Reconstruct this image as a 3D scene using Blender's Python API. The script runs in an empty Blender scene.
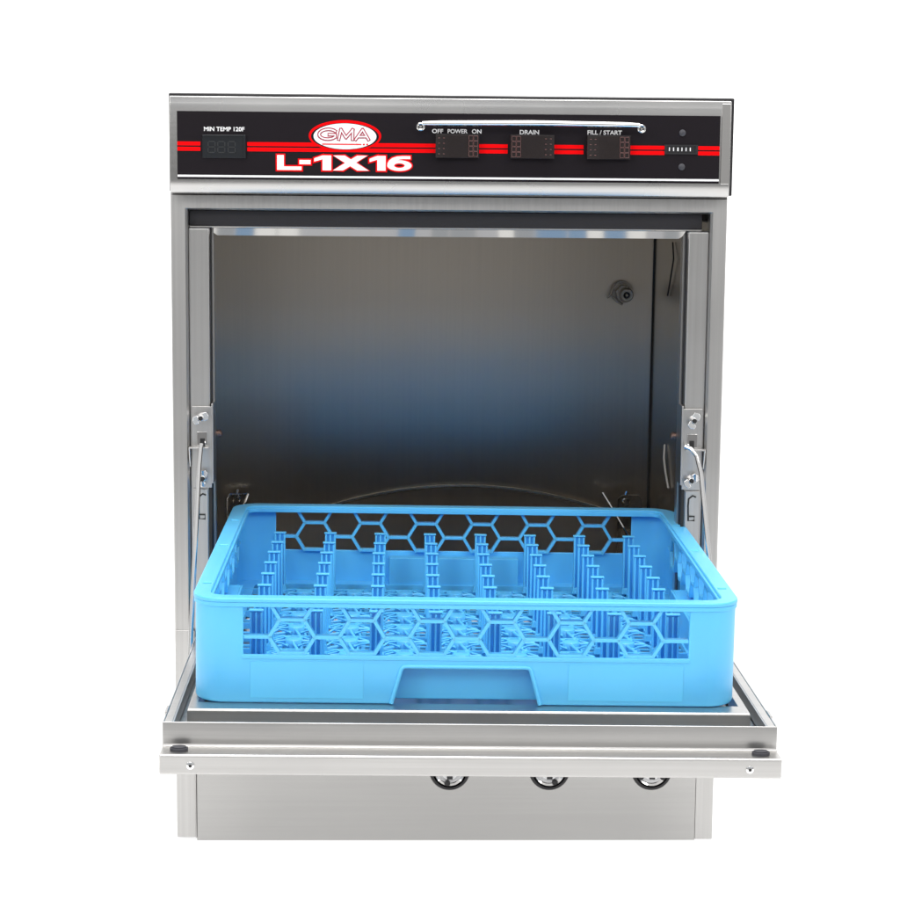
import bpy, bmesh, math, random
from mathutils import Vector, Matrix
random.seed(7)
S = bpy.context.scene
COL = S.collection
R = math.radians

# ------------------------------------------------------------------ materials
def nodes(name):
    m = bpy.data.materials.new(name); m.use_nodes = True
    nt = m.node_tree
    return m, nt, nt.nodes['Principled BSDF']

def plain(name, col, rough=.5, metal=0., spec=.5, bump=0., bscale=400., coat=0.):
    m, nt, b = nodes(name)
    b.inputs['Base Color'].default_value = (*col, 1)
    b.inputs['Roughness'].default_value = rough
    b.inputs['Metallic'].default_value = metal
    b.inputs['Specular IOR Level'].default_value = spec
    b.inputs['Coat Weight'].default_value = coat
    tc = nt.nodes.new('ShaderNodeTexCoord')
    n = nt.nodes.new('ShaderNodeTexNoise'); n.inputs['Scale'].default_value = bscale
    n.inputs['Detail'].default_value = 4
    nt.links.new(tc.outputs['Object'], n.inputs['Vector'])
    mr = nt.nodes.new('ShaderNodeMapRange')
    mr.inputs['To Min'].default_value = max(0, rough-.06); mr.inputs['To Max'].default_value = min(1, rough+.06)
    nt.links.new(n.outputs['Fac'], mr.inputs['Value']); nt.links.new(mr.outputs['Result'], b.inputs['Roughness'])
    if bump:
        bp = nt.nodes.new('ShaderNodeBump'); bp.inputs['Strength'].default_value = bump
        bp.inputs['Distance'].default_value = .0004
        nt.links.new(n.outputs['Fac'], bp.inputs['Height']); nt.links.new(bp.outputs['Normal'], b.inputs['Normal'])
    return m

def steel(name, base=.55, tint=(1, .985, .965), rough=.28, streak=(3, 3, 320), bump=.06, var=.14, blotch=.06, wave=.25):
    """brushed stainless: fine streaks (long axis where the scale is small) plus broad uneven sheen"""
    m, nt, b = nodes(name)
    L = nt.links.new
    b.inputs['Metallic'].default_value = 1
    tc = nt.nodes.new('ShaderNodeTexCoord')
    mp = nt.nodes.new('ShaderNodeMapping'); mp.inputs['Scale'].default_value = streak
    L(tc.outputs['Object'], mp.inputs['Vector'])
    n = nt.nodes.new('ShaderNodeTexNoise'); n.inputs['Scale'].default_value = 1; n.inputs['Detail'].default_value = 2
    n.inputs['Roughness'].default_value = .7
    L(mp.outputs['Vector'], n.inputs['Vector'])
    n2 = nt.nodes.new('ShaderNodeTexNoise'); n2.inputs['Scale'].default_value = 9; n2.inputs['Detail'].default_value = 3
    L(tc.outputs['Object'], n2.inputs['Vector'])
    ma = nt.nodes.new('ShaderNodeMath'); ma.operation = 'MULTIPLY_ADD'
    ma.inputs[1].default_value = var; ma.inputs[2].default_value = base-var/2
    L(n.outputs['Fac'], ma.inputs[0])
    mx = nt.nodes.new('ShaderNodeVectorMath'); mx.operation = 'SCALE'
    mx.inputs[0].default_value = tint; L(ma.outputs[0], mx.inputs['Scale'])
    L(mx.outputs['Vector'], b.inputs['Base Color'])
    mr = nt.nodes.new('ShaderNodeMath'); mr.operation = 'MULTIPLY_ADD'
    mr.inputs[1].default_value = blotch*2; mr.inputs[2].default_value = rough-blotch
    L(n2.outputs['Fac'], mr.inputs[0]); L(mr.outputs[0], b.inputs['Roughness'])
    n3 = nt.nodes.new('ShaderNodeTexNoise'); n3.inputs['Scale'].default_value = 7; n3.inputs['Detail'].default_value = 1
    L(tc.outputs['Object'], n3.inputs['Vector'])
    b2 = nt.nodes.new('ShaderNodeBump'); b2.inputs['Strength'].default_value = wave; b2.inputs['Distance'].default_value = .004
    L(n3.outputs['Fac'], b2.inputs['Height']); L(b2.outputs['Normal'], b.inputs['Normal'])
    return m

M = {}
M['steel_h'] = steel('brushed_steel_horizontal', .56, rough=.27, streak=(3, 3, 320))
M['steel_v'] = steel('brushed_steel_vertical', .52, rough=.34, streak=(320, 320, 3))
M['steel_kick'] = steel('kick_panel_steel', .43, rough=.2, streak=(3, 3, 320), blotch=.10, var=.05, wave=1.2)
M['steel_in'] = steel('chamber_steel', .50, tint=(1, .92, .81), rough=.24, streak=(230, 6, 3), bump=.05, var=.05)
_m = steel('chamber_back_steel', .55, tint=(1, .90, .775), rough=.31, streak=(230, 6, 3), var=.07, wave=.12, blotch=.03)
_b = _m.node_tree.nodes['Principled BSDF']; _t = _m.node_tree.nodes.new('ShaderNodeTangent'); _t.direction_type = 'UV_MAP'; _t.uv_map = 'UVMap'
_m.node_tree.links.new(_t.outputs[0], _b.inputs['Tangent']); _b.inputs['Anisotropic'].default_value = .75
M['steel_back'] = _m
M['steel_lip'] = steel('polished_steel', .8, rough=.025, bump=.01, var=.02, blotch=.01, wave=.12)
M['steel_door'] = steel('door_steel', .52, rough=.34, streak=(3, 320, 320))
M['chrome'] = steel('chrome', .85, tint=(1, 1, 1), rough=.1, bump=.01, var=.02, blotch=.03)
M['black'] = plain('black_trim', (.012, .011, .013), .4)
M['gasket'] = plain('rubber_gasket', (.026, .025, .028), .6, spec=.2, bump=.3, bscale=300)
M['label'] = plain('black_label_plate', (.010, .0075, .010), .42, spec=.14, bump=.1, bscale=1500)
M['switch'] = plain('switch_plastic', (.015, .010, .010), .2, spec=.5)
M['pale'] = plain('pale_line', (.55, .53, .5), .35)
M['switch_hi'] = plain('switch_grid', (.16, .07, .065), .4)
M['glass'] = plain('display_window', (.012, .014, .017), .15)
M['segment'] = plain('unlit_segment', (.020, .022, .024), .4)
M['red'] = plain('red_print', (.86, .0, .002), .5, spec=.08)
M['darkred'] = plain('dark_red_print', (.35, .02, .05), .5)
M['white'] = plain('white_print', (.85, .85, .86), .45)
M['bumper'] = plain('grey_rubber', (.045, .045, .055), .5)
M['hole'] = plain('dark_recess', (.01, .01, .01), .6)
M['brass'] = plain('nickel_fitting', (.50, .43, .35), .42, metal=.5)
M['copper'] = plain('copper_cap', (.30, .20, .17), .45, metal=1)

def blue_plastic(name, col):
    m, nt, b = nodes(name)
    L = nt.links.new
    tc = nt.nodes.new('ShaderNodeTexCoord')
    n = nt.nodes.new('ShaderNodeTexNoise'); n.inputs['Scale'].default_value = 14; n.inputs['Detail'].default_value = 5
    L(tc.outputs['Object'], n.inputs['Vector'])
    n2 = nt.nodes.new('ShaderNodeTexNoise'); n2.inputs['Scale'].default_value = 900; n2.inputs['Detail'].default_value = 2
    L(tc.outputs['Object'], n2.inputs['Vector'])
    mix = nt.nodes.new('ShaderNodeMix'); mix.data_type = 'RGBA'
    mix.inputs['A'].default_value = (*[c*.94 for c in col], 1); mix.inputs['B'].default_value = (*[min(1, c*1.06) for c in col], 1)
    L(n.outputs['Fac'], mix.inputs['Factor']); L(mix.outputs['Result'], b.inputs['Base Color'])
    b.inputs['Roughness'].default_value = .38
    b.inputs['Subsurface Weight'].default_value = .25
    b.inputs['Subsurface Radius'].default_value = (.2, .6, 1)
    b.inputs['Subsurface Scale'].default_value = .004
    bp = nt.nodes.new('ShaderNodeBump'); bp.inputs['Strength'].default_value = .06; bp.inputs['Distance'].default_value = .0003
    L(n2.outputs['Fac'], bp.inputs['Height']); L(bp.outputs['Normal'], b.inputs['Normal'])
    return m
M['blue'] = blue_plastic('blue_plastic', (.115, .54, .93))

def acrylic():
    m, nt, b = nodes('white_acrylic_sheet')
    L = nt.links.new
    nt.nodes.remove(b)
    out = nt.nodes['Material Output']
    tr = nt.nodes.new('ShaderNodeBsdfTranslucent'); tr.inputs['Color'].default_value = (.9, .9, .9, 1)
    df = nt.nodes.new('ShaderNodeBsdfDiffuse'); df.inputs['Color'].default_value = (.9, .9, .9, 1)
    mx = nt.nodes.new('ShaderNodeMixShader'); mx.inputs[0].default_value = .5
    L(tr.outputs[0], mx.inputs[1]); L(df.outputs[0], mx.inputs[2]); L(mx.outputs[0], out.inputs['Surface'])
    return m
M['acrylic'] = acrylic()

# ------------------------------------------------------------------ mesh helpers
class MB:
    def __init__(s): s.bm = bmesh.new(); s.mi = 0
    def face(s, vs):
        try:
            f = s.bm.faces.new(vs); f.material_index = s.mi; return f
        except ValueError: return None
    def loft(s, loops, cap=True, closed=True):
        vl = [[s.bm.verts.new(p) for p in l] for l in loops]
        n = len(vl[0])
        for a, b in zip(vl, vl[1:]):
            for i in range(n if closed else n-1):
                j = (i+1) % n
                s.face([a[i], a[j], b[j], b[i]])
        if cap:
            s.face(list(reversed(vl[0]))); s.face(vl[-1])
        return s
    def box(s, x0, x1, y0, y1, z0, z1):
        return s.loft([[(x0, y0, z), (x1, y0, z), (x1, y1, z), (x0, y1, z)] for z in (z0, z1)])
    def prism(s, poly, axis, a, b):
        """poly is 2-D; axis 'x': poly=(y,z); 'y': poly=(x,z); 'z': poly=(x,y)"""
        def P(u, v, t): return (t, u, v) if axis == 'x' else (u, t, v) if axis == 'y' else (u, v, t)
        return s.loft([[P(u, v, t) for u, v in poly] for t in (a, b)])
    def ring(s, outer, inner, z0, z1):
        n = len(outer)
        V = lambda l, z: [s.bm.verts.new((x, y, z)) for x, y in l]
        a, b, c, d = V(outer, z0), V(outer, z1), V(inner, z1), V(inner, z0)
        for p, q in ((a, b), (b, c), (c, d), (d, a)):
            for i in range(n):
                j = (i+1) % n; s.face([p[i], p[j], q[j], q[i]])
        return s
    def tube(s, pts, r, n=12, cap=True):
        pts = [Vector(p) for p in pts]; loops = []
        up = None
        for i, p in enumerate(pts):
            t = (pts[min(i+1, len(pts)-1)]-pts[max(i-1, 0)]).normalized()
            if up is None:
                up = Vector((0, 0, 1)) if abs(t.z) < .9 else Vector((1, 0, 0))
            a = (up - t*up.dot(t)).normalized(); b = t.cross(a); up = a
            rr = r[i] if isinstance(r, (list, tuple)) else r
            loops.append([p + a*rr*math.cos(2*math.pi*k/n) + b*rr*math.sin(2*math.pi*k/n) for k in range(n)])
        return s.loft(loops, cap)
    def lathe(s, o, ax, prof, n=24):
        """prof: list of (distance along axis, radius)"""
        o = Vector(o); ax = Vector(ax).normalized()
        a = ax.orthogonal().normalized(); b = ax.cross(a)
        return s.loft([[o+ax*d+a*r*math.cos(2*math.pi*k/n)+b*r*math.sin(2*math.pi*k/n) for k in range(n)] for d, r in prof])
    def build(s, name, mats, parent=None, bevel=0, seg=2, smooth=35, loc=None):
        bmesh.ops.recalc_face_normals(s.bm, faces=s.bm.faces[:])
        me = bpy.data.meshes.new(name); s.bm.to_mesh(me); s.bm.free()
        me.shade_smooth(); me.set_sharp_from_angle(angle=R(smooth))
        for m in (mats if isinstance(mats, (list, tuple)) else [mats]): me.materials.append(M[m])
        o = bpy.data.objects.new(name, me); COL.objects.link(o)
        if parent: o.parent = parent
        if loc: o.location = loc
        if bevel:
            md = o.modifiers.new('bevel', 'BEVEL'); md.width = bevel; md.segments = seg
            md.limit_method = 'ANGLE'; md.angle_limit = R(40); md.harden_normals = True
        return o

def empty(name, loc, label, cat, rot=(0, 0, 0)):
    o = bpy.data.objects.new(name, None); COL.objects.link(o)
    o.location = loc; o.rotation_euler = rot
    o['label'] = label; o['category'] = cat
    return o

def arc(cx, cy, r, a0, a1, n):
    return [(cx+r*math.cos(R(a0+(a1-a0)*i/n)), cy+r*math.sin(R(a0+(a1-a0)*i/n))) for i in range(n+1)]
def rrect(x0, x1, y0, y1, r, n=8):
    return arc(x1-r, y0+r, r, -90, 0, n)+arc(x1-r, y1-r, r, 0, 90, n)+arc(x0+r, y1-r, r, 90, 180, n)+arc(x0+r, y0+r, r, 180, 270, n)

def text(name, body, x0, x1, z0, z1, y, mat, parent, off=.0, shear=0., thick=.0002):
    """lettering from Blender's built-in font, stretched into a box on a front face"""
    cu = bpy.data.curves.new(name, 'FONT'); cu.body = body; cu.offset = off; cu.shear = shear; cu.extrude = .001
    cu.resolution_u = 6
    t = bpy.data.objects.new(name, cu); COL.objects.link(t)
    dg = bpy.context.evaluated_depsgraph_get(); dg.update()
    me = bpy.data.meshes.new_from_object(t.evaluated_get(dg))
    bpy.data.objects.remove(t); bpy.data.curves.remove(cu)
    xs = [v.co.x for v in me.vertices]; ys = [v.co.y for v in me.vertices]
    ax, bx, ay, by = min(xs), max(xs), min(ys), max(ys)
    for v in me.vertices:
        u = (v.co.x-ax)/(bx-ax); w = (v.co.y-ay)/(by-ay); k = v.co.z
        v.co = (x0+u*(x1-x0), y-thick/2-(thick/2 if k > 0 else -thick/2), z0+w*(z1-z0))
    me.materials.clear(); me.materials.append(M[mat])
    o = bpy.data.objects.new(name, me); COL.objects.link(o); o.parent = parent
    return o

# ------------------------------------------------------------------ the setting: an added white sheet, back-lit to blank out the surround
b = MB()
prof = [(-1.6, 0)]+[(y, 0) for y in (-1, -.5, 0, .5, 1.0, 1.5)]+[(1.5+.6*math.sin(R(a)), .6-.6*math.cos(R(a))) for a in range(10, 91, 10)]+[(2.1, 1.2), (2.1, 2.6)]
vl = [[b.bm.verts.new((x, y, z)) for y, z in prof] for x in (-2.8, -1.4, 0, 1.4, 2.8)]
for p, q in zip(vl, vl[1:]):
    for i in range(len(prof)-1): b.face([p[i], q[i], q[i+1], p[i+1]])
fl = b.build('floor', 'acrylic', smooth=60); fl['kind'] = 'structure'

# ------------------------------------------------------------------ the machine
W = .25
D = empty('glass_washer', (0, 0, 0), 'stainless steel undercounter glass washer with open drop down door and black control panel', 'glass washer')

# cabinet: side sheets, back, top
b = MB()
b.box(-W, -W+.0012, .004, .53, .004, .598); b.box(W-.0012, W, .004, .53, .004, .598)
b.box(-W+.0012, W-.0012, .5285, .53, .004, .598); b.box(-W, W, .004, .53, .5985, .6002)
b.box(-W+.0012, W-.0012, .02, .528, .006, .0075)
b.build('cabinet', 'steel_v', D)

# front frame: mitred flange with a return to the posts
def loop3(hw, z, y, zb): return [(-hw, y, zb), (-hw, y, z), (hw, y, z), (hw, y, zb)]
b = MB()
b.loft([loop3(W, .599, .010, .003), loop3(W, .599, .0022, .003), loop3(.2490, .5980, .0005, .003), loop3(.2370, .5866, -.0008, .003),
        loop3(.2350, .5848, .0016, .003), loop3(.2345, .5843, .016, .003)], cap=False, closed=False)
b.build('front_frame', 'steel_v', D)

# gasket strip under the top member
b = MB(); b.box(-.2343, .2290, .0105, .020, .5704, .5842)
b.build('gasket', 'gasket', D, bevel=.0008)
b = MB(); b.box(-.2343, .2290, .0125, .021, .5690, .5703)
b.build('gasket_retainer', 'steel_lip', D, bevel=.0003)

# door posts
for s in (-1, 1):
    b = MB()
    x0, x1 = sorted((s*.2349, s*.2160))
    b.box(x0, x1, .0042, .032, .05, .5688)
    p = b.build('door_post', 'steel_v', D, bevel=.0016, seg=3)
    b = MB(); x0, x1 = sorted((s*.2160, s*.2149)); b.box(x0, x1, .0135, .032, .05, .5688)
    b.build('dark_gap_strip', 'black', p)  # black strip drawn for the dark gap beside the post
    b = MB(); x0, x1 = sorted((s*.2149, s*.2134)); b.box(x0, x1, .0200, .033, .05, .5688)
    b.build('chamber_lip', 'steel_v', p)
# chamber
b = MB()
b.box(-.2478, .2405, 0, .0012, -.36, .0935)
cb = b.build('chamber_back', 'steel_back', D, loc=(0, .43, .4838)); cb.rotation_euler = (R(1.5), 0, R(1.3))
uv = cb.data.uv_layers.new(name='UVMap')
for lp in cb.data.loops:
    v = cb.data.vertices[lp.vertex_index].co; uv.data[lp.index].uv = (v.x, v.z)
for s in (-1, 1):
    x0, x1 = (-.2487, -.2478) if s < 0 else (.2405, .2417)
    b = MB(); b.box(x0, x1, .033, .446, .10, .576)
    b.build('chamber_side', 'steel_in', D)
b = MB(); b.box(-.2478, .2405, .033, .440, .5762, .5774); b.build('chamber_ceiling', 'steel_in', D)
b = MB(); b.prism([(.033, .150), (.20, .128), (.43, .140), (.43, .138), (.20, .126), (.033, .148)], 'x', -.2478, .2405); b.build('chamber_floor', 'steel_in', D)
for x0, x1 in ((.2388, .2403),):
    b = MB(); b.box(x0, x1, -.003, -.0001, -.34, .092); b.build('corner_seam', 'hole', cb)
# bright rolled lip of the ceiling pan
b = MB(); b.prism([(-.2128, .5688), (.2150, .5688), (.2118, .5640), (.2085, .5618), (-.2095, .5618), (-.2128, .5640)], 'y', .0150, .0160)
o = b.build('ceiling_lip', 'steel_lip', D)
for v in o.data.vertices: v.co.y -= (.5688-v.co.z)*.16
# rinse fitting with a spring clip on the back wall
b = MB()
o_ = Vector((.204, .4298, .4838)); ax = Vector((.12, -1, -.10)).normalized()
b.lathe(o_, ax, [(0, .0125), (.002, .0125), (.002, .0105), (.004, .0105)], 24)
b.lathe(o_+ax*.004, ax, [(0, .0095), (.007, .0095)], 6)
b.lathe(o_+ax*.011+Vector((.002, 0, -.001)), ax, [(0, .0082), (.004, .0078), (.0055, .0066), (.0055, .004), (.0035, .0035)], 24)
b.mi = 1
b.lathe(o_+ax*.0118+Vector((.002, 0, -.001)), ax, [(0, .0041), (.0032, .0041)], 16)
b.mi = 0
b.lathe(o_+ax*.013+Vector((.002, 0, -.001)), ax, [(0, .0016), (.0035, .0014)], 12)
b.tube([o_+ax*.004+Vector(v) for v in ((-.004, 0, .010), (-.011, -.001, .004), (-.013, -.001, -.002), (-.017, -.002, -.006))], .0012, 8)
b.tube([o_+ax*.006+Vector(v) for v in ((-.011, 0, -.005), (-.004, 0, -.011), (.0, -.001, -.013))], .0013, 8)
b.build('rinse_fitting', ['brass', 'hole'], D)
# thin bent lines, dark and pale, on the right wall
for pts, r, mt in (([(.2388, .277, .546), (.2375, .258, .530), (.2380, .285, .505), (.2388, .307, .489)], .0008, 'hole'),
                   ([(.2388, .178, .452), (.2370, .160, .436), (.2375, .150, .425), (.2385, .134, .413)], .0011, 'pale'),
                   ([(.2388, .302, .331), (.2372, .293, .318), (.2375, .280, .305), (.2385, .262, .291)], .0011, 'pale')):
    b = MB(); b.tube(pts, r, 8); b.build('wall_line', mt, D)
# rack guides: bent straps with a screw, standing up from the tank
for s, xx in ((-1, -.2215), (1, .2105)):
    b = MB()
    if s < 0:
        b.tube([(xx-.012, .41, .15), (xx-.012, .41, .252), (xx-.008, .409, .258), (xx+.012, .408, .2585)], .0012, 8)
        b.tube([(xx+.012, .408, .2585), (xx+.0035, .40, .235), (xx-.003, .395, .21), (xx-.006, .39, .15)], .0014, 8)
        b.box(xx-.010, xx+.010, .414, .4155, .15, .257)
    else:
        b.prism([(xx-.008, .15), (xx+.019, .15), (xx+.019, .254), (xx+.015, .2585), (xx-.003, .2585), (xx-.008, .254)], 'y', .410, .4115)
        b.tube([(xx-.026, .405, .262), (xx-.014, .40, .243), (xx+.002, .392, .216), (xx+.02, .385, .18)], .0014, 8)
    g = b.build('rack_guide', 'steel_lip', D)
    b = MB(); b.lathe((xx+.001*s, .4098, .250), (0, -1, 0), [(0, .0045), (.002, .0045), (.0035, .003)], 16)
    b.tube([(xx, .405, .2595), (xx+.001, .405, .2635)], .0016, 8)
    b.build('screw', 'chrome', g)
# lower wash arm and hub down in the tank
b = MB()
b.tube([(-.19, .21, .176), (-.10, .215, .182), (0, .22, .184), (.10, .225, .182), (.19, .23, .176)], [.006, .010, .014, .010, .006], 14)
b.lathe((0, .22, .135), (0, 0, 1), [(0, .018), (.04, .018), (.055, .012), (.060, .006)], 20)
for i in (-3, -2, -1, 1, 2, 3): b.lathe((i*.05, .22+i*.0026, .184-abs(i)*.0012), (0, 0, 1), [(0, .005), (.008, .004)], 10)
b.build('wash_arm', 'brass', D)
# raised arc across the lower back wall
b = MB()
b.tube([(x, .4305, .2645-.018*((x-.03)/.13)**2) for x in [(-.125+.31*i/30) for i in range(31)]], .0022, 10)
b.build('back_wall_arc', 'steel_in', D)

# base: kick panel and corner posts
b = MB()
b.prism([(-.2310, -.0005), (.2350, -.0005), (.2350, .2), (-.2310, .2)], 'y', -.0035, .0000)
kick = b.build('kick_panel', 'steel_kick', D, bevel=.0008)
b = MB()
b.box(-.2493, -.2322, -.0015, .001, .0025, .2)
b.box(-.2322, -.2312, -.0042, .001, .0025, .2)
b.build('base_strip', 'steel_v', D, bevel=.0006)
b = MB(); b.box(.2351, .2515, -.0033, .001, .0008, .2)
b.build('base_strip', 'steel_v', D, bevel=.0005)
# peristaltic pump faces on the kick panel
for i, xx in enumerate((.0041, .0969, .1924)):
    b = MB(); c = Vector((xx, -.0035, .0695))
    b.lathe(c, (0, -1, 0), [(0, .0190), (.006, .0190), (.0085, .0178), (.0085, .0160), (.004, .0155)], 40)
    p = b.build('pump_head', 'black', kick)
    b = MB(); b.lathe(c, (0, -1, 0), [(.001, .0154), (.0062, .0154), (.0088, .0140), (.0070, .0110), (.0050, .0090), (.0050, .0030)], 40)
    b.mi = 1
    b.lathe(c, (0, -1, 0), [(.004, .0078), (.0098, .0078), (.0105, .0068), (.0105, .0030), (.009, .0028)], 28)
    b.mi = 2
    for k in range(3):
        a = R(20+i*35+120*k)
        b.lathe(c+Vector((.0118*math.cos(a), -.003, .0118*math.sin(a))), (0, -1, 0), [(0, .0026), (.0062, .0026), (.0068, .002)], 14)
    b.box(xx-.0026, xx+.0026, -.0152, -.010, .0695-.0070, .0695-.0044)
    b.build('pump_rotor', ['chrome', 'white', 'black'], kick)

# control hood
b = MB()
b.prism([(-.0165, .6015), (-.0165, .6872), (-.010, .6878), (.5, .6878), (.5, .6015)], 'x', -.2488, .2508)
b.build('hood_cover', 'black', D, bevel=.0008)
b = MB()
b.prism([(-.012, .6006), (-.0226, .6006), (-.0233, .6014), (-.0252, .6118), (-.0252, .6768), (-.0250, .6790), (-.0249, .6800), (-.0246, .6848), (-.012, .6848)], 'x', -.2476, .2472)
hood = b.build('hood_front', 'steel_h', D, bevel=.0009)
b = MB()
b.box(.2386, .2462, -.0262, -.0250, .6120, .6825); b.build('hood_end_strip', 'steel_lip', hood, bevel=.0005)
# soft line embossed over the label
b = MB(); b.tube([(-.232, -.0215, .6795), (.19, -.0215, .6795)], .0009, 8); b.build('hood_crease', 'steel_lip', hood)

F = -.0268      # front of the label plate
b = MB(); b.box(-.2408, .2372, F, -.0250, .6126, .6718)
panel = b.build('control_panel', 'label', D, bevel=.0003)
Y1 = F-.0001
for z0, z1 in ((.64195, .6453), (.6373, .6407)):
    for x0, x1 in ((-.2406, -.2205), (-.1795, -.0135), (.0240, .0495), (.0900, .1165), (.1580, .1882), (.2180, .2370)):
        b = MB(); b.box(x0, x1, Y1-.0002, Y1, z0, z1); b.build('red_stripe', 'red', panel)
b = MB(); b.box(-.2406, .2371, Y1-.0002, Y1, .6146, .6164); b.build('white_stripe', 'white', panel)
# oval emblem
def ell(cx, cz, rx, rz, n=64): return [(cx+rx*math.cos(2*math.pi*i/n), cz+rz*math.sin(2*math.pi*i/n)) for i in range(n)]
ex, ez = -.0937, .6514
b = MB()
b.prism(ell(ex, ez, .0318, .0137), 'y', Y1-.0004, Y1-.0002)
b.mi = 1; b.prism(ell(ex, ez-.0004, .0298, .0116), 'y', Y1-.0006, Y1-.0004)
b.mi = 2; b.prism(ell(ex, ez-.0004, .0276, .0112), 'y', Y1-.0008, Y1-.0006)
b.mi = 0
b.box(ex-.020, ex+.0145, Y1-.0010, Y1-.0008, ez-.0078, ez-.0068)
for dx in (.0165, .0195): b.prism(ell(ex+dx, ez-.0073, .0009, .0008, 12), 'y', Y1-.0010, Y1-.0008)
b.build('emblem', ['red', 'label', 'white'], panel, smooth=60)
def strokes(mb, lines, wd, y0):
    k = 0
    for ln in lines:
        for p, q in zip(ln, ln[1:]):
            p, q = Vector(p), Vector(q); d = (q-p).normalized(); n = Vector((-d.y, d.x))*wd/2; p = p-d*wd*.4; q = q+d*wd*.4
            mb.prism([tuple(v) for v in (p-n, q-n, q+n, p+n)], 'y', y0, y0-.0001-k*.000006); k += 1
def EM(u, v): return (ex+u+.10*v, ez+.0013+v*.92)
gl = [[EM(-.0148+.0078*math.cos(R(a)), .0046*math.sin(R(a))) for a in range(38, 331, 18)]+[EM(-.0085, -.0004), EM(-.0140, -.0004)],
      [EM(-.0050, -.0048), EM(-.0040, .0046), EM(.0012, -.0030), EM(.0064, .0046), EM(.0072, -.0048)],
      [EM(.0098, -.0048), EM(.0150, .0046), EM(.0212, -.0048)], [EM(.0122, -.0020), EM(.0184, -.0020)]]
b = MB(); strokes(b, gl, .0031, Y1-.00085); b.mi = 1; strokes(b, gl, .0012, Y1-.0011)
b.build('emblem_lettering', ['darkred', 'white'], panel, smooth=30)

# model number in wide block letters, white edged in red
def glyph_polys():
    g = []
    q = lambda *p: g.append(list(p))
    h = 1.0
    # L
    q((0, 0), (.42, 0), (.42, 1), (0, 1)); q((.42, 0), (1.52, 0), (1.52, .24), (.42, .24))
    # -
    q((1.38, .40), (2.08, .40), (2.08, .68), (1.38, .68))
    # 1
    q((2.82, 0), (3.36, 0), (3.36, 1), (2.82, 1)); q((2.82, 1), (2.30, .80), (2.30, .58), (2.82, .74))
    # X
    q((3.46, 0), (4.10, 0), (5.60, 1), (4.96, 1)); q((4.98, 0), (5.70, 0), (4.20, 1), (3.48, 1))
    # 1
    q((6.22, 0), (6.74, 0), (6.74, 1), (6.22, 1)); q((6.22, 1), (5.74, .80), (5.74, .58), (6.22, .74))
    return g
LX0, LX1, LZ0, LZ1 = -.1533, -.0350, .6213, .6343
def gm(x, z): return (LX0+x/8.36*(LX1-LX0), LZ0+z*(LZ1-LZ0))
def grow(poly, d):
    n = len(poly); out = []
    area = sum(poly[i][0]*poly[(i+1) % n][1]-poly[(i+1) % n][0]*poly[i][1] for i in range(n))
    sg = 1 if area > 0 else -1
    for i in range(n):
        p0, p1, p2 = Vector(poly[i-1]), Vector(poly[i]), Vector(poly[(i+1) % n])
        d1, d2 = (p1-p0).normalized(), (p2-p1).normalized()
        n1, n2 = Vector((d1.y, -d1.x))*sg, Vector((d2.y, -d2.x))*sg
        k = (n1+n2); k = k/max(.5, k.dot(n1))
        out.append(tuple(p1+k*d))
    return out
six = []
cx6, rx6 = 7.60, .76
inner_, outer_ = [], []
def sixring(e, yo, mb):
    # bowl ring
    o_ = [gm(cx6+(rx6)*math.cos(a), .36+.36*math.sin(a)) for a in [2*math.pi*i/40 for i in range(40)]]
    i_ = [gm(cx6+(.33)*math.cos(a), .36+.155*math.sin(a)) for a in [2*math.pi*i/40 for i in range(40)]]
    o_ = grow(o_, e); i_ = grow(i_, -e)
    n = 40
    V = lambda l, y: [mb.bm.verts.new((x, y, z)) for x, z in l]
    a, b_, c, d = V(o_, yo), V(o_, yo-.0002), V(i_, yo-.0002), V(i_, yo)
    for p, q in ((a, b_), (b_, c), (c, d), (d, a)):
        for k in range(n):
            j = (k+1) % n; mb.face([p[k], p[j], q[j], q[k]])
    # tail: from the left flank sweeping up over to the right
    T = [(6.84, .36), (6.86, .52), (6.96, .70), (7.16, .87), (7.45, .97), (7.80, 1.0), (8.28, 1.0), (8.28, .80), (7.85, .80), (7.60, .765), (7.42, .69), (7.30, .55), (7.26, .36)]
    mb.prism(grow([gm(*p) for p in T], e), 'y', yo-.00005, yo-.00026)
b = MB()
for k, p in enumerate(glyph_polys()):
    b.prism(grow([gm(*q) for q in p], .00125), 'y', Y1-.0001, Y1-.0003-.00002*k)
sixring(.00115, Y1-.0001, b)
b.mi = 1
for k, p in enumerate(glyph_polys()):
    b.prism([gm(*q) for q in p], 'y', Y1-.00055, Y1-.00075-.00002*k)
sixring(0, Y1-.00055, b)
b.build('model_number', ['red', 'white'], panel, smooth=30)

# small captions
text('caption', 'MIN TEMP 120F', -.2172, -.1818, .6545, .6583, Y1, 'white', panel, off=.02)
text('caption', 'OFF', -.0172, -.0075, .6545, .6582, Y1, 'white', panel, off=.02)
text('caption', 'POWER', -.0035, .0140, .6545, .6582, Y1, 'white', panel, off=.02)
text('caption', 'ON', .0178, .0262, .6545, .6582, Y1, 'white', panel, off=.02)
text('caption', 'DRAIN', .0600, .0770, .6542, .6580, Y1, 'white', panel, off=.02)
text('caption', 'FILL / START', .1198, .1502, .6545, .6583, Y1, 'white', panel, off=.02)

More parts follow.
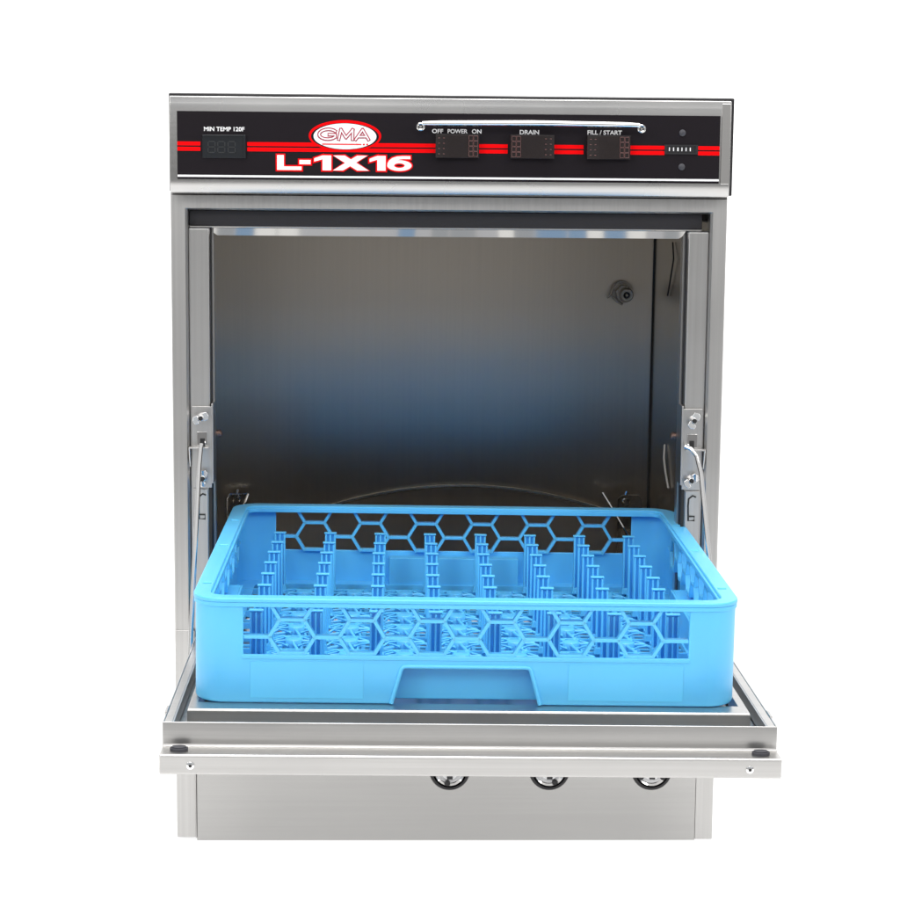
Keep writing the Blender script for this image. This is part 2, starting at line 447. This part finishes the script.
# temperature display
b = MB(); b.box(-.2186, -.1806, F-.0016, F, .6312, .6514)
b.box(-.1826, -.1806, F-.0028, F-.0016, .6312, .6514)
b.box(-.2186, -.1826, F-.0028, F-.0016, .6503, .6514)
dsp = b.build('display', 'glass', panel, bevel=.0003)
b = MB()
for k, xx in enumerate((-.2105, -.2020, -.1930)):
    w, h, t = .0026, .0052, .0009; zc = .6408; yy = F-.0019
    for (x0, x1, z0, z1) in ((-w, w, h-t, h), (-w, w, -t/2, t/2), (-w, w, -h, -h+t), (-w-t, -w, .0006, h-t), (w, w+t, .0006, h-t), (-w-t, -w, -h+t, -.0006), (w, w+t, -h+t, -.0006)):
        b.box(xx+x0, xx+x1, yy, yy+.0002, zc+z0, zc+z1)
b.build('display_digits', 'segment', panel)
# rocker switches: concave rocker with grids of raised pips at both ends
def rocker(xc, lit):
    b = MB(); w, z0, z1 = .0192, .6332, .6536
    n = 12; top = []
    for i in range(n+1):
        u = -1+2*i/n
        top.append((xc+u*w, F-.0068-.0026*abs(u)**2+(.0018*u*lit)))
    poly = [(xc-w, F)]+top+[(xc+w, F)]
    b.prism(poly, 'z', z0, z1)
    b.mi = 1
    for sgn in (-1, 1):
        cols = (0, 1)
        for cI in cols:
            for rI in range(4):
                u = sgn*(.62+.22*cI)
                x = xc+u*w; y = F-.0068-.0026*u*u+.0018*u*lit
                z = z0+.0034+rI*.0046
                if sgn*lit > 0:
                    # framed square pips
                    for (dx0, dx1, dz0, dz1) in ((-.0019, .0019, .0018, .0022), (-.0019, .0019, -.0022, -.0018), (-.0020, -.0016, -.0018, .0018), (.0016, .0020, -.0018, .0018)):
                        b.box(x+dx0, x+dx1, y-.0006, y+.0008, z+dz0, z+dz1)
                else:
                    b.box(x-.0008, x+.0008, y-.0005, y+.0008, z-.0003, z+.0003)
    b.build('rocker_switch', ['switch', 'switch_hi'], panel, bevel=.0005)
rocker(.0049, 1); rocker(.0707, -1); rocker(.1380, 1)
# counter window
b = MB(); b.ring([(.1882, .6380), (.2178, .6380), (.2178, .6464), (.1882, .6464)], [(.1905, .6396), (.2155, .6396), (.2155, .6450), (.1905, .6450)], F-.0012, F)
for v in b.bm.verts: v.co = (v.co.x, v.co.z, v.co.y)
b.box(.1906, .2154, F-.0003, F-.0001, .6397, .6449)
cnt = b.build('counter_window', 'black', panel)
b = MB()
for k in range(6): b.box(.1921+k*.0037, .1929+k*.0037+(.0003 if k == 2 else 0), F-.0006, F-.0004, .6408, .6440)
b.build('counter_digits', 'white', panel)
for z in (.6567, .6270):
    b = MB(); b.lathe((.2038, F, z), (0, -1, 0), [(0, .0030), (.0012, .0028), (.0018, .0018)], 18)
    b.box(.2015, .2061, F-.0021, F-.0018, z-.0003, z+.0003)
    b.build('panel_screw', 'bumper', panel)
# bright rod across the panel, curled at both ends
b = MB()
def curl(x, s): return [(x+s*.0029*math.sin(R(a)), -.0405, .6599+.0028*math.cos(R(a))) for a in range(0, 331, 22)]
yb = -.0405
b.tube([(-.0260, yb, .6629), (-.010, yb, .6633), (.07, yb, .6640), (.150, yb, .6633), (.164, yb, .6629)], [.0019, .0024, .0026, .0024, .0019], 14)
for x, s in ((-.0275, -1), (.1660, 1)):
    b.tube([(x-s*.004, yb, .6627)]+curl(x, s), .00095, 10)
    b.tube([(x, yb, .6599), (x, F, .6599)], .0012, 10)
b.build('grab_rod', 'steel_lip', D)

# hinge brackets, wing nuts, hooks and support rods
def wing(o, ang, parent):
    b = MB(); o = Vector(o)
    b.lathe(o, (0, -1, 0), [(0, .0042), (.003, .0040), (.007, .0030), (.009, .0026)], 16)
    for s in (-1, 1):
        a = R(ang); dx, dz = math.cos(a)*s, math.sin(a)*s
        px, pz = -dz, dx
        P = [(.002, -.0034), (.0062, -.0034), (.0078, -.0004), (.0066, .0036), (.0030, .0040)]
        b.loft([[o+Vector((dx*u+px*v, y, dz*u+pz*v)) for u, v in P] for y in (-.0065,)]+[[o+Vector((dx*u+px*v, -.0088+.20*(dz*u+pz*v), dz*u+pz*v)) for u, v in P]])
    b.mi = 1; b.lathe(o+Vector((0, -.009, 0)), (0, -1, 0), [(0, .0024), (.0022, .0022)], 6)
    b.build('wing_nut', ['chrome', 'hole'], parent, bevel=.0004, seg=3)
for s in (-1, 1):
    b = MB()
    x0, x1 = sorted((s*.2326, s*.2150))
    b.box(x0, x1, .0014, .0040, .333, .4075)
    x0, x1 = sorted((s*.2150, s*.2132)); b.box(x0, x1, -.0016, .030, .3375, .4105)
    # pressed tab
    b.mi = 1
    x0, x1 = sorted((s*.2282, s*.2190)); b.box(x0, x1, .0002, .0013, .3715, .3845)
    b.mi = 2
    xm = s*.2232; b.box(xm-.0022, xm+.0022, -.0006, .0001, .3715, .3785)
    b.mi = 0
    x0, x1 = sorted((s*.2345, s*.2168)); b.box(x0, x1, -.0075, .0013, .3700, .3713)
    x0, x1 = sorted((s*.2352, s*.2340)); b.loft([[(x, -.0070, .3713), (x, .0030, .3713), (x, .0030, .352), (x, .0015, .352)] for x in (x0, x1)])
    br = b.build('hinge_bracket', ['steel_v', 'steel_lip', 'hole'], D, bevel=.0004)
    wing((s*.2240, .0013, .3978), 20 if s < 0 else 60, br); wing((s*.2228, .0013, .3425), 75 if s < 0 else 35, br)
    # slotted channel under the bracket
    b = MB(); x0, x1 = sorted((s*.2320, s*.2185)); b.box(x0, x1, .0016, .0040, .07, .3315)
    x0, x1 = sorted((s*.2180, s*.2150)); b.mi = 1; b.box(x0, x1, .0030, .0041, .07, .3325)
    ch = b.build('door_channel', ['steel_v', 'hole'], D, bevel=.0006)
    b = MB(); x = s*.2245; k = -s
    b.tube([(x+.004, .0012, .326), (x+.001, .0012, .3272), (x-.0025, .0012, .3245), (x-.0030, .0012, .318), (x-.0025, .0012, .304), (x+.003, .0012, .304), (x+.003, .0012, .308), (x-.0028, .0012, .308)], .0008, 8)
    b.build('spring_hook', 'hole', D)
    b = MB(); b.lathe((s*.2122, .034, .378), (-s, -.2, .2), [(0, .0036), (.003, .0036), (.0042, .002)], 14); b.build('pivot_cap', 'copper', D)
    # rod from bracket down to the door's side rim
    b = MB()
    if s < 0: pts = [(-.2232, -.0068, .3742), (-.2240, -.0095, .3700), (-.2246, -.018, .357), (-.2250, -.105, .225), (-.2246, -.118, .205)]
    else: pts = [(.2165, -.0052, .3738), (.2215, -.0080, .3722), (.2262, -.014, .3660), (.2290, -.022, .352), (.2335, -.105, .225), (.2342, -.118, .205)]
    b.tube(pts, .0021, 14)
    b.build('support_rod', 'chrome', D, smooth=60)

# ------------------------------------------------------------------ the door, folded down flat
dr = bpy.data.objects.new('door', None); COL.objects.link(dr); dr.parent = D
dr.location = (.009, 0, .2137); dr.rotation_euler = (0, .0073, 0)
b = MB()
hw = .2315
prof = [(-.010, -.0335), (-.010, -.0320), (-.3605, -.0305), (-.3605, .0002), (-.3625, .0006), (-.3628, -.0006), (-.3628, -.0166), (-.3640, -.0180), (-.3842, -.0180), (-.3854, -.0192), (-.3854, -.0318), (-.3842, -.0335)]
b.prism(prof, 'x', -hw, hw)
skin = b.build('door_skin', 'steel_door', dr, bevel=.0007)
for s in (-1, 1):
    b = MB()
    x0, x1 = sorted((s*hw, s*(hw-.0012))); b.box(x0, x1, -.3604, -.012, -.0300, .0004)
    x0, x1 = sorted((s*(hw-.0013), s*(hw-.0075))); b.box(x0, x1, -.3604, -.012, -.0012, .0002)
    x0, x1 = sorted((s*(hw-.0075), s*(hw-.0087))); b.box(x0, x1, -.3604, -.012, -.0110, .0002)
    b.box(min(s*(hw-.001), s*(hw+.0012)), max(s*(hw-.001), s*(hw+.0012)), -.335, -.318, -.010, .0010)
    b.build('side_rim', 'steel_door', dr, bevel=.0004)
# inner liner tray the rack stands in
b = MB()
b.box(-hw+.0090, hw-.0090, -.3600, -.3352, -.0130, -.0120)
for s in (-1, 1):
    x0, x1 = sorted((s*(hw-.0090), s*.2160)); b.box(x0, x1, -.3350, -.02, -.0131, -.0121)
b.build('tray_floor', 'steel_door', dr)
b = MB()
ox = .2157
o_ = [(-ox, -.3350), (ox, -.3350), (ox, -.02), (-ox, -.02)]
i_ = [(-ox+.0065, -.3150), (ox-.0065, -.3150), (ox-.0065, -.03), (-ox+.0065, -.03)]
def L3(l, z): return [(x, y, z) for x, y in l]
b.loft([L3(o_, -.016), L3(o_, .0016), L3([(x*.997, y*.996) for x, y in o_], .0030), L3(i_, .0031), L3([(x*.985, y*.985 if y < -.1 else y-.004) for x, y in i_], -.0030)], cap=False)
b.box(-ox+.012, ox-.012, -.309, -.036, -.0040, -.0030)
b.build('door_liner', 'steel_door', dr, bevel=.0006)
for x in (-.2180, .2175):
    b = MB()
    b.prism(ell(x, -.3735, .0068, .0050, 28), 'z', -.0181, -.0158); b.prism(ell(x, -.3735, .0056, .0040, 28), 'z', -.0158, -.0150)
    b.build('bumper', 'bumper', dr, bevel=.0004, smooth=50)
for x in (-.2085, .2075):
    b = MB(); b.lathe((x, -.3853, -.0262), (0, -1, 0), [(0, .0031), (.0010, .0029), (.0016, .0016)], 18)
    b.mi = 1; b.lathe((x, -.3868, -.0262), (0, -1, 0), [(0, .0013), (.0003, .0013)], 6)
    b.build('screw', ['chrome', 'hole'], dr)
# coil standing in for striped reflections in the steel beside the liner
b = MB()
b.tube([(-.2180+.0032*math.cos(t), -.05-.0011*t*.9, -.0020+.0032*math.sin(t)) for t in [i*.5 for i in range(300)]], .0007, 6)
b.build('reflection_coil', 'chrome', dr, smooth=60)

# ------------------------------------------------------------------ the blue rack
K = empty('glass_rack', (.0062, -.3190, .2171), 'blue plastic 49 compartment glass rack with hexagon lattice walls standing on the open door', 'glass rack', (0, .0073, -.0066))
G, H = .21, .0824          # half width, height; local y runs 0 .. 2G
T = .0028
ZW0, ZW1 = .0382, .0790    # window band
WX = .1715                 # half window
out = lambda d, n=8: rrect(-G-d, G+d, -d, 2*G+d, .024+d, n)

# four wall panels (front, right, back, left), each with a hand-hold notch, plus corners in one moulded shell
def side_xf(k):
    # maps wall coordinates (u along, w outward depth, z) into rack space
    return [lambda u, w, z: (u, w, z), lambda u, w, z: (G-w, G+u, z), lambda u, w, z: (-u, 2*G-w, z), lambda u, w, z: (-G+w, G-u, z)][k]
b = MB()
def wprism(mb, poly, k, w0, w1):
    f = side_xf(k); mb.loft([[f(u, w, z) for u, z in poly] for w in (w0, w1)])
notch = [(-.0570, -.003), (-.0490, .0285), (.0490, .0285), (.0570, -.003)]
lo, li = out(0., 12), rrect(-G+T, G-T, T, 2*G-T, .024-T, 12)
n = len(lo)
rows = [[b.bm.verts.new((x+dx*q, y, z)) for (x, y), (dx, _) in zip(l, l)] for l, z, q in ((lo, .0025, 0), (lo, ZW1, 0), (li, ZW1, 0), (li, 0, 0))]
foot = [b.bm.verts.new((x, y, 0)) for x, y in rrect(-G+.0012, G-.0012, .0012, 2*G-.0012, .0228, 12)]
rows.insert(0, foot)
for p, q in zip(rows, rows[1:]+rows[:1]):
    for i in range(n):
        j = (i+1) % n; b.face([p[i], p[j], q[j], q[i]])
shell = b.build('rack_shell', 'blue', K)
def boolean_cut(o, mb):
    c = mb.build('cutter', 'blue'); c.parent = o.parent
    md = o.modifiers.new('cut', 'BOOLEAN'); md.object = c; md.operation = 'DIFFERENCE'; md.solver = 'EXACT'
    dg = bpy.context.evaluated_depsgraph_get(); dg.update()
    me = bpy.data.meshes.new_from_object(o.evaluated_get(dg)); o.modifiers.clear(); o.data = me
    bpy.data.objects.remove(c)
    me.shade_smooth(); me.set_sharp_from_angle(angle=R(35))
b = MB()
for k in range(4):
    wprism(b, [(-WX, ZW0), (WX, ZW0), (WX, ZW1+.01), (-WX, ZW1+.01)], k, -.01, .012)
    wprism(b, notch, k, -.01, .012)
boolean_cut(shell, b)
bv = shell.modifiers.new('bevel', 'BEVEL'); bv.width = .0008; bv.segments = 2; bv.limit_method = 'ANGLE'; bv.angle_limit = R(50)
# recessed back of each hand-hold and the raised bead round its edge
for k in range(4):
    f = side_xf(k)
    b = MB()
    b.loft([[f(-.062, .0160, z), f(.062, .0160, z), f(.062, .0180, z), f(-.062, .0180, z)] for z in (.0003, .0340)])
    b.loft([[f(-.062, T, z), f(.062, T, z), f(.062, .0160, z), f(-.062, .0160, z)] for z in (.0325, .0340)])
    for s in (-1, 1):
        u0, u1 = sorted((s*.0622, s*.0602)); b.loft([[f(u0, T, z), f(u1, T, z), f(u1, .0158, z), f(u0, .0158, z)] for z in (.0012, .0324)])
    hp = b.build('hand_hold', 'blue', K, bevel=.0006)
    b = MB()
    b.tube([f(-.0575, -.0002, .0006), f(-.0500, -.0002, .0278), f(-.0485, -.0002, .0296), f(-.0460, -.0002, .0301), f(.0460, -.0002, .0301), f(.0485, -.0002, .0296), f(.0500, -.0002, .0278), f(.0575, -.0002, .0006)], .0017, 8)
    # sill bead along the window bottom and raised tag plates
    b.loft([[f(-WX-.001, -.0008, z), f(WX+.001, -.0008, z), f(WX+.001, .0, z), f(-WX-.001, .0, z)] for z in (ZW0-.0032, ZW0-.0004)])
    for u0, u1 in ((-.166, -.079), (.079, .168)):
        b.loft([[f(u0, -.0004, z), f(u1, -.0004, z), f(u1, .0016, z), f(u0, .0016, z)] for z in (.0040, .0330)])
    b.build('edge_bead', 'blue', K, bevel=.0003)

# honeycomb lattice in each window
cs, hb, dz = .02685, .0093, (ZW1-ZW0)/3
def strut(mb, f, p, q, t=.0027, w0=.0004, w1=.0075, j=0):
    p, q = Vector(p), Vector(q); d = (q-p).normalized(); n = Vector((-d.y, d.x))*t/2
    p = p-d*t*.25; q = q+d*t*.25
    mb.loft([[f(v.x, w, v.y) for v in (p-n, q-n, q+n, p+n)] for w in (w0+j, w1+j)])
for k in range(4):
    f = side_xf(k); b = MB()
    for c in range(13):
        x = (c-6)*cs; lv = (2, 0) if c % 2 == 0 else (1, 3)
        for l in lv:
            z = ZW1-dz*l
            if l == 0: z -= .0008
            if l == 3: z += .0008
            xa, xb = max(x-hb, -WX), min(x+hb, WX)
            strut(b, f, (xa, z), (xb, z))
            if c < 12:
                nl = (1, 3) if c % 2 == 0 else (2, 0)
                for m in nl:
                    if abs(m-l) == 1:
                        strut(b, f, (x+hb, ZW1-dz*l), (x+cs-hb, ZW1-dz*m), j=.00007*(l+1))
    b.build('hexagon_lattice', 'blue', K, bevel=.0004)

# rim: flat flange with a step inside and slots along the two sides
b = MB(); b.ring(out(.0016), out(-.0118), ZW1+.00005, H)
rim = b.build('rim', 'blue', K)
b = MB()
for s in (-1, 1):
    for y in (.055, .21, .33): b.box(s*.2040-.0034, s*.2040+.0034, y-.0026, y+.0026, ZW1-.004, H+.004)
boolean_cut(rim, b)
bv = rim.modifiers.new('bevel', 'BEVEL'); bv.width = .0008; bv.segments = 2; bv.limit_method = 'ANGLE'; bv.angle_limit = R(40)
b = MB(); b.ring(out(-.0112), out(-.0138), ZW1-.0026, ZW1+.0012); b.build('rim_step', 'blue', K, bevel=.0005)
b = MB(); b.ring(out(.0012), out(-.0001), ZW1-.0034, ZW1); 
b.build('rim_bead', 'blue', K, bevel=.0005)

# open floor: bars under the peg rows, hubs and bent strands in every cell
P0, PS = .0455, .047
px = [(-3.5+i)*PS for i in range(8)]; py = [P0+i*PS for i in range(8)]
b = MB()
ZF = .0085
for i, x in enumerate(px):
    e = .0188 if abs(x) < .066 else .004
    b.box(x-.0013, x+.0013, e, 2*G-e, .0030, ZF)
for i, y in enumerate(py):
    e = .0188 if abs(y-G) < .066 else .004
    b.box(-G+e, G-e, y-.0013, y+.0013, .0031, ZF+.0001)
ff = MB(); ff.ring(rrect(-G+.0028, G-.0028, .0028, 2*G-.0028, .021), rrect(-G+.020, G-.020, .020, 2*G-.020, .010), .0032, ZF-.0004)
ff = ff.build('floor_rim', 'blue', K)
ct = MB()
for k in range(4): wprism(ct, [(-.0605, -.01), (.0605, -.01), (.0605, .03), (-.0605, .03)], k, -.01, .0182)
boolean_cut(ff, ct)
for i in range(14):
    q = P0+(i+.5)*PS/2
    b.box(-G+.0188, G-.0188, q-.0018, q+.0018, .0012, .0029)
    x = -3.5*PS+(i+.5)*PS/2
    b.box(x-.0016, x+.0016, .0188, 2*G-.0188, .0013, .0028)
b.build('floor_grid', 'blue', K)
for row in range(7):
    b = MB()
    for col in range(7):
        cx, cy = (px[col]+px[col+1])/2, (py[row]+py[row+1])/2
        b.loft([[(cx+r*math.cos(2*math.pi*k/14), cy+r*math.sin(2*math.pi*k/14), z) for k in range(14)] for r, z in ((.0078, .0035), (.0078, .0112), (.0064, .0120))])
        h = PS/2-.0012
        nst = 10
        for q in range(nst):
            a = 2*math.pi*(q+.5)/nst
            da = (.30 if q % 2 else -.30)+random.uniform(-.10, .10)
            ex_, ey_ = math.cos(a+da), math.sin(a+da)
            m = h/max(abs(ex_), abs(ey_))
            z0 = .0102 if q % 2 else .0075
            mid = .0145
            b.tube([(cx+.007*math.cos(a), cy+.007*math.sin(a), z0), (cx+mid*math.cos(a+da*.2), cy+mid*math.sin(a+da*.2), z0+.0004), (cx+m*ex_, cy+m*ey_, .0068)], .0012, 6)
        for q in range(4):
            a = math.pi/2*q+math.pi/4
            b.tube([(cx+.017*math.cos(a-.55), cy+.017*math.sin(a-.55), .0092), (cx+.0135*math.cos(a), cy+.0135*math.sin(a), .0097), (cx+.017*math.cos(a+.55), cy+.017*math.sin(a+.55), .0092)], .0009, 5)
    b.build('floor_lattice', 'blue', K, smooth=60)

# divider pegs: ribbed channel uprights on an 8 x 8 grid
b = MB()
ph = .0625
w = .0050
b.box(-w, w, -.0012, .0006, .008, ph)
for x0, x1 in ((-w, -w+.0016), (w-.0016, w), (-.0008, .0008)):
    b.loft([[(x0, -.0010, .008), (x1, -.0010, .008), (x1, -.0068, .008), (x0, -.0068, .008)], [(x0, -.0010, ph-.0006), (x1, -.0010, ph-.0006), (x1, -.0040, ph-.0006), (x0, -.0040, ph-.0006)]])
b.box(-w-.0007, w+.0007, -.0042, .0011, ph+.00004, ph+.0012)
b.loft([[(-w-.0012, -.0076, .0084), (w+.0012, -.0076, .0084), (w+.0012, .0014, .0084), (-w-.0012, .0014, .0084)], [(-w-.0002, -.0071, .014), (w+.0002, -.0071, .014), (w+.0002, .0009, .014), (-w-.0002, .0009, .014)]])
peg = b.build('divider_peg', 'blue', K, bevel=.0003)
for i, x in enumerate(px):
    for j, y in enumerate(py):
        if i == 0 and j == 0: peg.location = (x, y, 0); continue
        c = peg.copy(); COL.objects.link(c); c.parent = K; c.location = (x, y, 0)
        c.rotation_euler = (random.uniform(-.006, .006), random.uniform(-.008, .008), 0)

# ------------------------------------------------------------------ world: a dim studio with a window wall behind the camera
wd = bpy.data.worlds.new('World'); S.world = wd; wd.use_nodes = True
nt = wd.node_tree; L = nt.links.new
bg = nt.nodes['Background']
tc = nt.nodes.new('ShaderNodeTexCoord'); sp = nt.nodes.new('ShaderNodeSeparateXYZ'); L(tc.outputs['Generated'], sp.inputs[0])
mr = nt.nodes.new('ShaderNodeMapRange'); mr.inputs['From Min'].default_value = -1; mr.inputs['From Max'].default_value = 1
L(sp.outputs['Z'], mr.inputs['Value'])
cr = nt.nodes.new('ShaderNodeValToRGB'); L(mr.outputs['Result'], cr.inputs['Fac'])
stops = [(-1, (.30, .29, .28)), (-.30, (.12, .12, .12)), (-.19, (.12, .12, .125)), (-.15, (.22, .22, .225)), (-.11, (.335, .335, .335)), (-.02, (.375, .373, .37)), (.06, (.45, .447, .443)), (.3, (.50, .495, .49)), (1, (.8, .8, .8))]
while len(cr.color_ramp.elements) < len(stops): cr.color_ramp.elements.new(.5)
for e, (z, c) in zip(cr.color_ramp.elements, stops): e.position = (z+1)/2; e.color = (*c, 1)
# windows: bright panes in a band high in front
def math_(op, a, b_=None, **k):
    n = nt.nodes.new('ShaderNodeMath'); n.operation = op
    for i, v in enumerate((a, b_)):
        if v is None: continue
        if hasattr(v, 'links') or hasattr(v, 'is_output'): L(v, n.inputs[i])
        else: n.inputs[i].default_value = v
    return n.outputs[0]
az = math_('ARCTAN2', sp.outputs['X'], math_('MULTIPLY', sp.outputs['Y'], -1.0))
band = math_('MULTIPLY', math_('GREATER_THAN', sp.outputs['Z'], .13), math_('LESS_THAN', sp.outputs['Z'], .33))
front = math_('LESS_THAN', sp.outputs['Y'], -.2)
mask = math_('MULTIPLY', band, front)
wn = nt.nodes.new('ShaderNodeTexWhiteNoise'); wn.noise_dimensions = '1D'
L(math_('FLOOR', math_('MULTIPLY', az, 95.0)), wn.inputs['W'])
gap = math_('GREATER_THAN', math_('FRACT', math_('MULTIPLY', az, 95.0)), .08)
wr = nt.nodes.new('ShaderNodeValToRGB'); wr.color_ramp.interpolation = 'CONSTANT'
for i, (p, c) in enumerate([(0, (.50, .51, .53)), (.3, (.85, .85, .83)), (.55, (.24, .36, .52)), (.75, (.36, .38, .40))]):
    e = wr.color_ramp.elements[i] if i < 2 else wr.color_ramp.elements.new(p)
    e.position = p; e.color = (*c, 1)
L(wn.outputs['Value'], wr.inputs['Fac'])
mix = nt.nodes.new('ShaderNodeMix'); mix.data_type = 'RGBA'
L(math_('MULTIPLY', mask, gap), mix.inputs['Factor']); L(cr.outputs['Color'], mix.inputs['A']); L(wr.outputs['Color'], mix.inputs['B'])
L(mix.outputs['Result'], bg.inputs['Color']); bg.inputs['Strength'].default_value = 1.0

# ------------------------------------------------------------------ lamps
def area(name, loc, target, sx, sy, power, col=(1, 1, 1)):
    l = bpy.data.lights.new(name, 'AREA'); l.shape = 'RECTANGLE'; l.size = sx; l.size_y = sy; l.energy = power; l.color = col
    o = bpy.data.objects.new(name, l); COL.objects.link(o); o.location = loc
    o.rotation_euler = (Vector(target)-Vector(loc)).to_track_quat('-Z', 'Y').to_euler()
    return o
area('added_floor_lamp', (0, .2, -.9), (0, .2, 0), 5.6, 4.0, 134)  # added under the sheet so even the shaded floor turns white
area('added_backdrop_lamp', (0, 3.0, 1.2), (0, 2.1, 1.2), 5.6, 2.8, 126)  # added behind the sheet to turn the background white
area('overhead_softbox', (0, -.3, 2.3), (0, -.15, 0), 1.6, 1.2, 43, (1, .99, .97))
area('added_front_fill', (-.2, -2.9, 2.0), (0, -.2, .35), 2.2, .7, 16, (1, .99, .975))  # fill added to brighten the front steel and the rack
area('left_softbox', (-1.7, -1.9, 1.5), (0, -.1, .35), .9, 1.2, 19, (1, .985, .96))
area('right_softbox', (1.8, -1.8, 1.5), (0, -.1, .35), .9, 1.2, 17, (1, .99, .97))

# ------------------------------------------------------------------ camera
cx, cy, cz, yaw, pitch, roll, f = -.05463, -1.88652, .64792, .02997, .14676, -.00918, 2091.06
cyw, syw, cp, spp = math.cos(yaw), math.sin(yaw), math.cos(pitch), math.sin(pitch)
fw = Vector((syw*cp, cyw*cp, -spp)); rt = Vector((cyw, -syw, 0)); dn = fw.cross(rt)
c_, s_ = math.cos(roll), math.sin(roll)
rr = rt*c_+dn*s_; dd = -rt*s_+dn*c_
cam = bpy.data.cameras.new('camera'); co = bpy.data.objects.new('camera', cam); COL.objects.link(co)
m = Matrix((rr, -dd, -fw)).transposed().to_4x4(); m.translation = (cx, cy, cz); co.matrix_world = m
cam.sensor_width = 36; cam.lens = 36*f/900; cam.clip_start = .05; cam.clip_end = 60
S.camera = co
S.view_settings.view_transform = 'Standard'; S.view_settings.look = 'None'; S.view_settings.exposure = 0; S.view_settings.gamma = 1
S.render.engine = 'CYCLES'
S.cycles.use_denoising = True
S.cycles.max_bounces = 10; S.cycles.diffuse_bounces = 5; S.cycles.glossy_bounces = 6
S.cycles.sample_clamp_indirect = 6
